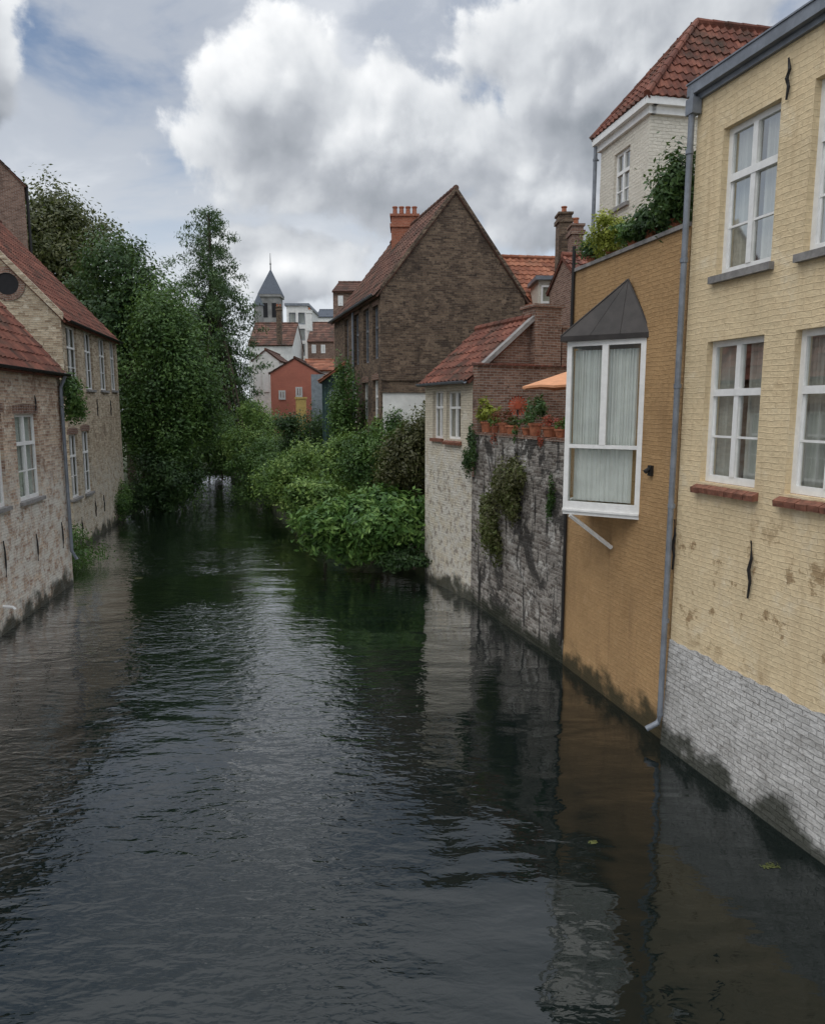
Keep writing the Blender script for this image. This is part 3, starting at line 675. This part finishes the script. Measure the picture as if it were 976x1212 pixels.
# ================================================================ dormer house and chimneys
pa=at(600,370,30.); pb=at(700,370,30.)
root,F,G,ro=house('red_roofed_house','distant house with bright red tiled roof and white dormer right of the big gable','house',(pa.x-.6,30.),(pb.x+1.5,30.8),(0,-1),5.5,8.9,11.6,'house_white','tile_orange',oh=.2,cw=.28)
dm=at(652,350,29.5); mb=MB(); mb.box(dm.x-.55,dm.x+.5,29.3,31.2,7.5,10.05); mb.build('dormer','house_white',root)
Fd=Fac((dm.x-.55,29.28),(dm.x+.5,29.28),(0,-1)); window(Fd,root,(.1,.95,8.55,9.85),cols=2,transom=.5,dep=-.05,fw=.07)
mb=MB(); mb.box(dm.x-.7,dm.x+.65,29.1,31.2,10.05,10.2); mb.build('dormer_roof','greymetal',root)
def stack(label,px,y0,y1,wpx,Y,mat='redbrick',pots=1,zb=6):
    a_=at(px,y0,Y); w_=wpx/f*Y/2; rt=thing('chimney_stack',(a_.x,Y,zb),label,'chimney')
    m_=MB(); m_.box(a_.x-w_,a_.x+w_,Y-.35,Y+.35,zb,a_.z); m_.box(a_.x-w_-.06,a_.x+w_+.06,Y-.41,Y+.41,a_.z-.3,a_.z-.15); m_.box(a_.x-w_-.05,a_.x+w_+.05,Y-.4,Y+.4,a_.z,a_.z+.08); m_.build('shaft',mat,rt)
    for k in range(pots):
        m_=MB(); m_.lathe((a_.x+(k-(pots-1)/2)*.3,Y,a_.z+.08),[(.11,0),(.09,.22),(.12,.24),(.12,.28),(.07,.28)],10)
        m_.build('chimney_pot','terracotta',rt)
    return rt
stack('tall narrow dark brick chimney just left of the white hipped roof house',667,256,300,14,29.6,'gable',1,9)
stack('shorter brick chimney with clay pot beside the white house downpipe',681,270,300,13,28.5,'redbrick',1,8)
pa=at(684,300,22.); 
root,F,G,ro=house('back_house','sliver of red roofed house squeezed between the chimneys and the white house','house',(pa.x,22.),(pa.x+3,22.4),(0,-1),2.6,8.9,9.7,'redbrick','tile_red',oh=.2)
# ================================================================ LEFT houses
def ll(Y): return (-9.85-.14*(Y-20.4),Y)
A=ll(20.4); B=ll(4.)
fl=Fac(A,B,(1,0)); h1=fl.rect(21,490,47,592); h2=fl.rect(-16,488,6,604); h3=(h2[0]+2.6,h2[1]+2.6,h2[2],h2[3])
hs=[h1,h2,h3,(h3[0]+2.6,h3[1]+2.6,h3[2],h3[3])]
root,F,G,ro=house('old_brick_house','pinkish old brick house with red pantiles at the left edge','house',A,B,(1,0),6.,6.12,9.75,'left_near','tile_red',hs,oh=.2)
for h in hs: window(F,root,h,cols=2,transom=.66,munt=(.34,),dep=.08,fw=.07,curt='curtain_white',sill='concrete',gap=.06,lintel='redbrick')
gutter(F,root,0,F.L,5.98,.26,'iron')
for px,y0,y1 in ((3,640,685),(42,632,665),(72,618,650),(40,468,486)): anchor(F,root,px,y0,y1,.02)
g=MB(); g.tube([F.pt(.22,6.0,.25),F.pt(.22,5.6,.08),F.pt(.22,1.0,.08),F.pt(.2,.75,.2)],.05,8); g.build('downpipe','greymetal',root)
u,z=F.px(4,718); g=MB(); g.tube([F.pt(u,z,0),F.pt(u,z-.02,.2),F.pt(u,z-.08,.25)],.035,8); g.build('waste_pipe','white',root)
A=(-11.9,25.0); B=(-13.45,33.4); fl=Fac(A,B,(1,0))
hs=[fl.rect(80,388,92,459),fl.rect(101,394,110,461),fl.rect(118,401,126,462),fl.rect(131,405,137,462),
    fl.rect(84,514,94,590),fl.rect(99,510,108,584)]
root,F,G,ro=house('long_brick_house','sandy brick house with steep dark red roof and round attic window','house',A,B,(1,0),9.,8.15,13.,'left_far','tile_red',hs,oh=.2,gm='left_far')
for h in hs: window(F,root,h,cols=2,transom=.66,munt=(.34,),dep=.08,fw=.06,curt='curtain',sill='concrete',gap=.3,lintel='redbrick')
gutter(F,root,0,F.L,8.02,.26,'iron')
for px,y0,y1 in ((96,470,492),(114,472,492),(130,474,492),(112,590,612),(122,586,606),(96,612,636)): anchor(F,root,px,y0,y1,.022)
u,z=G.px(9,336); mb=MB()
for k in range(24):
    a0=2*pi*k/24; a1=2*pi*(k+1)/24; q=lambda r,a,d:G.pt(u+r*math.cos(a),z+r*math.sin(a),d)
    mb.poly([q(.36,a0,.04),q(.55,a0,.03),q(.55,a1,.03),q(.36,a1,.04)]); mb.poly([q(.36,a0,.04),q(.36,a1,.04),q(.36,a1,-.0),q(.36,a0,-.0)]); mb.poly([q(.55,a0,.03),q(.55,a1,.03),q(.55,a1,0),q(.55,a0,0)])
rw=mb.build('round_window','redbrick',root)
mb=MB(); mb.poly([G.pt(u+.37*math.cos(2*pi*k/24),z+.37*math.sin(2*pi*k/24),.012) for k in range(24)]); mb.build('pane','dark',rw)
mb=MB()
mb.hexa([G.pt(-.1,8.0,0),G.pt(4.5,12.95,0),G.pt(4.5,12.95,.14),G.pt(-.1,8.0,.14),G.pt(-.1,8.25,0),G.pt(4.5,13.2,0),G.pt(4.5,13.2,.14),G.pt(-.1,8.25,.14)]); mb.build('verge','left_far',root)
pa=at(29,225,38.)
root,F,G,ro=house('tall_red_house','tall dark red brick gable house at the upper left edge behind the round window house','house',(pa.x,38.),(pa.x-1.4,40.5),(1,.2),8.,16.2,20.2,'redbrick','tile_dark',[],oh=.12,S=2)
pipe(F,root,.15,8,16.2,d=.12,r=.07,mat='iron')
# ================================================================ far buildings
def gableto(name,label,x0,x1,y_e,y_r,Y,dep,wm,rm,front='eave',**k):
    a=at(x0,y_e,Y); b=at(x1,y_e,Y); rz=at(x0,y_r,Y).z
    if front=='eave': return house(name,label,'house',(a.x,Y),(b.x,Y),(0,-1),dep,a.z,rz,wm,rm,S=2,cw=.5,rh=.5,**k)
    w_=b.x-a.x
    return house(name,label,'house',(a.x,Y),(a.x-.001,Y+dep),(-1,0),w_,a.z,rz,wm,rm,S=2,cw=.5,rh=.5,**k)
def farwin(F,root,rects,**k):
    for r in rects: window(F,root,F.rect(*r),dep=-.06,fw=.12,**k)
root,F,G,ro=gableto('red_gable_house','coral red painted gable house above the far hedge',320,378,441,424,60.,7,'coral','tile_dark',front='gable')
Gf=Fac((at(320,447,60).x,59.98),(at(378,447,60).x,59.98),(0,-1))
farwin(Gf,root,[(330,462,338,473),(350,458,358,470)])
root,F,G,ro=gableto('low_tiled_house','low house with orange tile roof right of the coral gable',356,400,438,424,64.,6,'render','tile_orange')
root,F,G,ro=gableto('far_white_cottage','narrow white cottage left of the coral gable house',299,330,426,414,66.,7,'render','tile_dark',front='gable')
Gf=Fac((at(299,447,66).x,65.98),(at(330,447,66).x,65.98),(0,-1)); farwin(Gf,root,[(303,440,309,464),(312,440,318,464)])
root,F,G,ro=gableto('dark_roofed_house','small house with dark red roof in front of the spire',294,346,408,378,80.,8,'render','tile_dark')
stack('small dark chimney on the distant roofs under the spire',330,364,400,5,79,'gable',2,12)
a=at(339,362,92.); b=at(364,362,92.)
Fm=Fac((a.x,92),(b.x,92),(0,-1)); hm=[]
for yy in (370,389,407): hm+= [Fm.rect(342,yy,350,yy+14),Fm.rect(353,yy,361,yy+14)]
root=thing('white_block',(a.x,92,0),'white modern flat roofed block with large windows beside the spire','building')
mb=MB(); Fm.wall(mb,0,Fm.L,0,a.z,hm); mb.box(a.x+.001,b.x-.001,92.6,102,0,a.z-.01); mb.build('wall','render',root)
mb=MB(); mb.box(a.x-.2,b.x+.2,91.8,102,a.z,a.z+.3); mb.build('roof','greymetal',root)
for h in hm: window(Fm,root,h,fr='greymetal',cols=1,dep=.1,fw=.1)
root,F,G,ro=gableto('brown_roofed_house','distant brick house with brown roof right of the white modern block',364,396,404,377,86.,9,'redbrick','tile_dark')
farwin(F,root,[(369,408,374,418),(380,408,385,418)])
stack('pale twin chimney on the distant brown roofed house',366,368,400,6,85,'render',1,14)
root,F,G,ro=gableto('pale_far_house','pale grey rendered house behind the brown roofs',374,400,375,362,105.,9,'render','slate')
root,F,G,ro=gableto('far_brick_house','tall reddish house with sloping roof left of the big gable chimney',394,436,345,322,52.,9,'redbrick','tile_dark')
farwin(F,root,[(400,350,406,362)])
b=at(322,385,150.); w_=11/f*150
root=thing('church_tower',(b.x,150,0),'distant grey stone tower with pointed slate spire and finial','tower')
zt=at(322,353,150.).z; za=at(322,318,150.).z
mb=MB(); mb.box(b.x-w_,b.x+w_,150-w_,150+w_,0,zt); mb.box(b.x-w_-.3,b.x+w_+.3,150-w_-.3,150+w_+.3,zt,zt+.5); mb.build('wall','stone',root)
mb=MB(); k=w_+.35
cs=[V((b.x-k,150-k,zt+.5)),V((b.x+k,150-k,zt+.5)),V((b.x+k,150+k,zt+.5)),V((b.x-k,150+k,zt+.5))]
ms=[V((b.x+(p.x-b.x)*.72,150+(p.y-150)*.72,zt+2.)) for p in cs]; ap=V((b.x,150,za))
for i in range(4): mb.poly([cs[i],cs[(i+1)%4],ms[(i+1)%4],ms[i]]); mb.poly([ms[i],ms[(i+1)%4],ap])
mb.build('spire','slate',root)
mb=MB(); mb.tube([ap-V((0,0,.3)),ap+V((0,0,3.0))],[.12,.04],6); mb.lathe(ap+V((0,0,.7)),[(0,0),(.25,.2),(0,.4)],8); mb.build('finial','iron',root)
for x in (-.45,.45):
    mb=MB(); mb.box(b.x+x*w_-.45,b.x+x*w_+.45,150-w_-.06,150-w_-.01,zt-4.,zt-1.2); mb.build('belfry_opening','dark',root)
b=at(306,365,140.)
root=thing('stair_turret',(b.x,140,0),'tiny grey turret left of the spire','tower'); zt=at(306,362,140).z
mb=MB(); mb.lathe((b.x,140,0),[(.9,0),(.9,zt)],10); mb.build('wall','stone',root)
mb=MB(); mb.lathe((b.x,140,zt),[(1.1,0),(.05,2.2)],10); mb.build('roof','slate',root)
a=at(374,430,33.); b=at(414,430,33.)
root=thing('green_shed',(a.x,33,.3),'dark green boarded shed with orange tiled lean-to roof in front of the brick house','shed')
zs=at(380,449,33).z
mb=MB(); mb.box(a.x+.25,b.x,33,35.5,.3,zs)
for k in range(9): mb.box(a.x+.27+k*.15,a.x+.29+k*.15,32.97,33,.3,zs)
mb.build('wall','green_board',root)
mb=MB(); pantile(mb,[V((a.x+.1,32.7,zs-.1)),V((a.x+.1,35.7,zs-.1)),V((b.x+.1,35.7,zs+.95)),V((b.x+.1,32.7,zs+.95))],cw=.3); mb.build('roof','tile_orange',root)
mb=MB(); mb.poly([(a.x+.25,32.99,zs),(b.x,32.99,zs),(b.x,32.99,zs+.85)]); mb.build('gable_board','green_board',root)
Fs=Fac((a.x+.25,32.96),(b.x,32.96),(0,-1)); window(Fs,root,(.35,.95,zs-1.6,zs-.5),fr='bluegrey',cols=1,transom=.5,dep=-.03,fw=.06)
a=at(368,443,36.); mb=MB(); mb.box(a.x,a.x+.6,36,38,.3,a.z); 
tag(mb.build('grey_shed','bluegrey'),'narrow blue grey boarded shed left of the green shed','shed')
a=at(350,472,42.); b=at(362,472,42.); mb=MB(); mb.box(a.x,b.x,42,42.12,.3,a.z); mb.box(a.x-.06,b.x+.06,41.96,42.16,a.z,a.z+.1)
tag(mb.build('yellow_panel','yellowpanel'),'upright yellow panel behind the hedge below the coral house','panel')
# ================================================================ vegetation
tree('broadleaf_tree','big olive brown tree crown behind the roofs at upper left','tree',(-24.8,50,.3),(-24.8,50,15.2),(4.6,5,5.5),44000,.28,'leaf_olive',k=24,tr=.4,spread=.28)
tree('broadleaf_tree','dark green round tree behind the sandy house roof','tree',(-16.8,43,.3),(-17.0,43,10.4),(3.4,3.,4.6),34000,.25,'leaf_dark',k=18,tr=.3,spread=.26)
tree('broadleaf_tree','mid green tree overhanging the water just past the sandy house','tree',(-14.2,37.5,.3),(-12.9,37.0,6.0),(2.75,2.5,5.3),52000,.175,'leaf_mid',k=26,tr=.25,fr=.46,spread=.28,core=.62)
tree('waterside_shrub','dark low shrub drooping into the canal under the mid green tree','shrub',(-13.9,35.4,.3),(-12.6,35.6,1.8),(2.1,1.8,2.1),16000,.16,'leaf_dark',k=12,tr=.1,part='foliage')
cl=[]; bx,by=-14.6,54.
z=3.0; az0=0.
while z<19.2:
    tt=(z-3.0)/16.4; rr=5.5*(1-tt)**.6+.3
    for k in range(5):
        az0+=2.4+rng.uniform(-.3,.3); L=rr*rng.uniform(.45,1.12); n_=max(2,int(L/.55))
        for j in range(n_):
            q=L*(j+1)/n_; cl.append((bx+math.cos(az0)*q,by+math.sin(az0)*q,z+.28*q-.16*q*q+rng.uniform(-.1,.1),.42+.05*rr,.42+.05*rr,.28+.04*(n_-j)))
    z+=.68
tree('conifer_tree','tall feathery conifer with drooping branches beside the spire','tree',(bx,by,.3),(bx,by,18.9),(1,1,8),72000,.25,'leaf_conifer',clumps=cl,tr=.3,asp=.28,droop=1.6,sub=22,spread=.42,limbs=40,shell=.5)
tree('broadleaf_tree','dense dark tree in the shade between the mid green tree and the conifer','tree',(-16.5,49,.3),(-15.8,48,5.4),(3.0,2.5,5.0),26000,.22,'leaf_dark',k=14,tr=.25)
tree('broadleaf_tree','small dark tree right of the conifer trunk in front of the far houses','tree',(-13.8,57.5,.3),(-13.8,57.5,3.6),(1.8,2,3.4),14000,.22,'leaf_dark',k=12,tr=.2)
tree('waterside_shrub','dark shrub closing the far end of the canal under the conifer','shrub',(-16.2,57.4,.3),(-16.2,56.6,2.2),(2.6,1.5,2.4),14000,.2,'leaf_dark',k=12,tr=.1,part='foliage')
tree('broadleaf_tree','low dark backdrop tree far behind the canal bend','tree',(-20,62,.3),(-20,62,7),(5,3,6.),24000,.3,'leaf_dark',k=14,tr=.3)
def bush(name,label,px,py,Y,rx,ry,rz,n,size,mat,k=12,asp=.5,cat='shrub',zb=.3,sub=38,spread=.3,fr=.48,core=.55):
    c=at(px,py,Y); return tree(name,label,cat,(c.x,Y,zb),(c.x,Y,c.z),(rx,ry,rz),n,size,mat,k=k,tr=.07,part='foliage',asp=asp,sub=sub,spread=spread,fr=fr,core=core)
bush('clipped_hedge','dark clipped hedge on the right bank at the canal bend',262,528,48,1.7,1.5,2.7,16000,.16,'leaf_mid',core=.7)
bush('clipped_hedge','taller light topped hedge in front of the coral house',314,522,44,2.6,1.8,2.2,24000,.16,'leaf_light',core=.7)
bush('leafy_bush','pale green loose bush trailing over the water at the far end of the bank',314,560,37,1.9,1.6,1.9,19000,.15,'leaf_mid')
bush('leafy_bush','dark bush in front of the grey shed',352,522,36,1.4,1.3,2.0,12000,.14,'leaf_dark')
bush('leafy_bush','yellowish green bush reaching toward the water mid bank',350,572,30.5,1.7,1.5,1.7,20000,.13,'leaf_light')
bush('slender_tree','slender leafy sapling rising in front of the green shed',412,506,29,.75,.65,2.9,11000,.12,'leaf_mid',k=20,cat='tree',fr=.5,core=.35)
bush('leafy_bush','mid green bush under the lower windows of the gable house',428,548,27,1.5,1.1,1.8,19000,.13,'leaf_light')
bush('ivy_thicket','dark ivy thicket with brownish tips against the cream house corner',490,560,23.2,1.05,.9,1.9,19000,.11,'leaf_rust')
bush('ivy_thicket','dark green ivy mass behind the broad leaved bush',458,552,24.6,1.3,1.0,1.8,18000,.12,'leaf_mid')
bush('broad_leaved_bush','large bright broad leaved bush spreading over the water at the cream house foot',440,621,21.8,2.0,1.2,1.15,15000,.22,'leaf_broad',k=24,asp=.38,sub=11,spread=.34,fr=.42,core=.55)
bush('broad_leaved_bush','lighter broad leaved bush at the left end of the bushy bank',384,606,24.5,1.25,1.1,1.2,10500,.17,'leaf_light',k=16,asp=.42,sub=14,spread=.32)
bush('waterside_shrub','low weedy growth along the waterline below the ivy thicket',490,662,20.9,.9,.5,.4,4000,.12,'leaf_dark',k=6)
def ts(px,py,d,r,h,n,mat,label,ls=.08):
    u=FO.px(px,290)[0]; b=FO.pt(u,ZO+.065,d); rt=thing('potted_shrub',b,label,'potted plant')
    m_=MB(); m_.lathe(b,[(0,0),(.09,0),(.11,.13),(.13,.13),(.13,.16),(.1,.16),(0,.13)],14); m_.build('pot','terracotta',rt)
    cl=[(b.x,b.y,b.z+.1+h*.5,r,r,h*.55)]+[(b.x+random.uniform(-1,1)*r*.7,b.y+random.uniform(-1,1)*r*.7,b.z+.12+h*random.uniform(.1,1.),r*.5,r*.5,h*.3) for _ in range(7)]
    leafmesh('foliage',cl,n,ls,mat,rt,sub=25,spread=.28); m_=MB(); m_.tube([b+V((0,0,.1)),b+V((0,0,.2+h*.6))],.02,6); m_.build('stem','bark',rt)
ts(713,285,-.18,.42,.5,4200,'leaf_yellow','yellow green rounded shrub at the far end of the ochre house terrace',.06)
ts(690,290,-.2,.24,.35,1500,'leaf_dark','small dark shrub beside the black vent pipe on the terrace')
ts(740,285,-.15,.3,.25,1500,'leaf_mid','low green plant between the yellow shrub and the tall dark shrub')
ts(762,280,-.12,.36,.36,2600,'leaf_dark','spiky dark green plant in the middle of the ochre terrace')
ts(787,280,-.15,.34,.95,6000,'leaf_dark','tall dense dark green shrub against the yellow house downpipe')
FL=Fac(ll(20.4),ll(4.),(1,0))
ivy('ivy tuft clinging round the downpipe at the top corner of the pinkish house',[fc(FL,74,470,.35,.5,.2,.3),fc(FL,80,485,.25,.35,.2,.25),fc(FL,72,455,.2,.25,.2,.2)],2600,.10,'leaf_mid')
FL2=Fac((-11.9,25.0),(-13.45,33.4),(1,0))
ivy('green weeds at the waterline between the two left houses',[(-10.9,22.6,.35,.8,1.2,.35),(-11.6,24.2,.5,.5,.6,.5)],3000,.1,'leaf_mid','weeds','waterline_weeds')
ivy('creeper at the far lower corner of the sandy brick house',[fc(FL2,143,592,.6,.8,.15,.3),fc(FL2,138,600,.6,.5,.15,.3)],3000,.1,'leaf_mid')
for px,py,rr,lab in ((910,1025,.12,'olive floating weed patch near the whitewashed base at lower right'),(702,997,.06,'tiny green floating weed in the dark reflection'),(163,684,.2,'small patch of weed floating near the left bank')):
    r_=ray(px,py); t=H/-r_.z; ct=(r_.x*t,r_.y*t,.006)
    o=leafmesh('floating_weed',[(ct[0],ct[1],.006,rr,rr*.6,.003)],120,.025,'leaf_weed',None,up=6.,origin=ct,sub=6,shell=.6); tag(o,lab,'water plant')
# ================================================================ world
wd=bpy.data.worlds.new('World'); sc.world=wd; wd.use_nodes=True; nt=wd.node_tree; nt.nodes.clear(); N=NT(nt)
EL=R(52); AZ=R(225)
sky=N('TexSky',sky_type='NISHITA',sun_disc=False,sun_elevation=EL,sun_rotation=AZ).outputs[0]
g=N('TexCoord').outputs['Generated']; nm=N('VectorMath',{0:g},operation='NORMALIZE').outputs[0]
sp=N('SeparateXYZ',{0:nm}).outputs
s_=N.m('ARCTAN2',sp[0],sp[1]); e_=N.m('ARCSINE',sp[2]); P=N('CombineXYZ',{0:s_,1:e_,2:0.}).outputs[0]
blobs=[(-.05,.325,.29,.10),(-.19,.395,.11,.085),(.26,.41,.25,.13),(-.16,.19,.11,.055),(.17,.27,.15,.09),(-.52,.38,.07,.09)]
def mask(P):
    r=None
    for bx_,by_,rx,ry in blobs:
        q=N('VectorMath',{0:P,1:(1/rx,1/ry,1),2:(-bx_/rx,-by_/ry,0)},operation='MULTIPLY_ADD').outputs[0]
        l=N('VectorMath',{0:q},operation='LENGTH').outputs['Value']; l=N.m('SUBTRACT',1.,l)
        r=l if r is None else N.m('SMOOTH_MAX',r,l,.2)
    return N.m('MAXIMUM',r,-.45)
def nz2(P,det):
    n=N.n2(P,6.,det,.60,.1); return n
nA=nz2(P,8)
wv=N('VectorMath',{0:P,1:N('VectorMath',{0:nA.outputs[1],'Scale':.06},operation='SCALE').outputs[0]},operation='ADD').outputs[0]
vo=N('TexVoronoi',{'Vector':wv,'Scale':13.,'Detail':2.,'Roughness':.5},feature='SMOOTH_F1',voronoi_dimensions='2D').outputs[0]
off2=(-.012,.018,0)
P2_=N('VectorMath',{0:P,1:off2},operation='ADD').outputs[0]
nB=nz2(P2_,5)
wv2=N('VectorMath',{0:wv,1:off2},operation='ADD').outputs[0]
vo2=N('TexVoronoi',{'Vector':wv2,'Scale':13.,'Detail':1.,'Roughness':.5},feature='SMOOTH_F1',voronoi_dimensions='2D').outputs[0]
mk0=mask(P); P3_=N('VectorMath',{0:P,1:(-.025,.06,0)},operation='ADD').outputs[0]; mk3=mask(P3_)
d0=N.m('ADD',N.m('MULTIPLY',mk0,1.05),N.m('MULTIPLY',N.m('SUBTRACT',nA.outputs[0],.44),1.1))
d0=N.m('ADD',d0,N.m('MULTIPLY',N.m('SUBTRACT',.36,vo),.28))
rel=N.m('ADD',N.m('MULTIPLY',N.m('SUBTRACT',nA.outputs[0],nB.outputs[0]),.75),N.m('MULTIPLY',N.m('SUBTRACT',vo2,vo),.40))
alpha=N.ss(d0,-.01,.2)
edge=N.m('SUBTRACT',1.,N.ss(d0,.12,.6))
lit=N.m('ADD',rel,N.m('MULTIPLY',N.m('SUBTRACT',mk0,mk3),.55))
lit=N.m('ADD',lit,N.m('MULTIPLY',edge,.24))
lft=N.m('SUBTRACT',1.,N.ss(s_,-.1,.25))
lit=N.m('ADD',lit,N.m('MULTIPLY_ADD',lft,.10,.30),clamp=True)
ccol=N.ramp(lit,[(0,(.25,.275,.31)),(.35,(.41,.435,.475)),(.62,(.62,.645,.675)),(1,(.90,.91,.92))])
st=N('Mapping',{'Vector':P,'Scale':(1.,2.2,1.)}).outputs[0]
bn=N.n2(st,3.,6,.55,.3).outputs[0]
hz=N.m('SUBTRACT',1.,N.ss(e_,.05,.42))
bg=N.mix(N.ss(bn,.28,.50),N.mix(.3,N('VectorMath',{0:sky,'Scale':.1},operation='SCALE').outputs[0],(.24,.31,.44,1)),N.mix(N.ss(bn,.5,.68),(.40,.44,.51,1),(.60,.63,.68,1)))
bg=N.mix(N.m('MULTIPLY',hz,.85),bg,(.68,.72,.76,1))
fin=N.mix(alpha,bg,ccol)
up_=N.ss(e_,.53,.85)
fin=N.mix(up_,fin,(1.22,1.27,1.36,1))  # sky above the view brightened to lift water reflections and ambient light
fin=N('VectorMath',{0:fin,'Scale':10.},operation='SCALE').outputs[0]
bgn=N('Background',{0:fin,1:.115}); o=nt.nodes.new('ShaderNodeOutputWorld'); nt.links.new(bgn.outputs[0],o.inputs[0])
ld=bpy.data.lights.new('sun','SUN'); ld.energy=.85; ld.angle=R(45); ld.color=(1,.95,.86)
lo=bpy.data.objects.new('sun',ld); COL.objects.link(lo)
dr=V((math.sin(AZ)*math.cos(EL),math.cos(AZ)*math.cos(EL),math.sin(EL))); lo.rotation_euler=dr.to_track_quat('Z','Y').to_euler(); lo.location=(-20,-20,30)
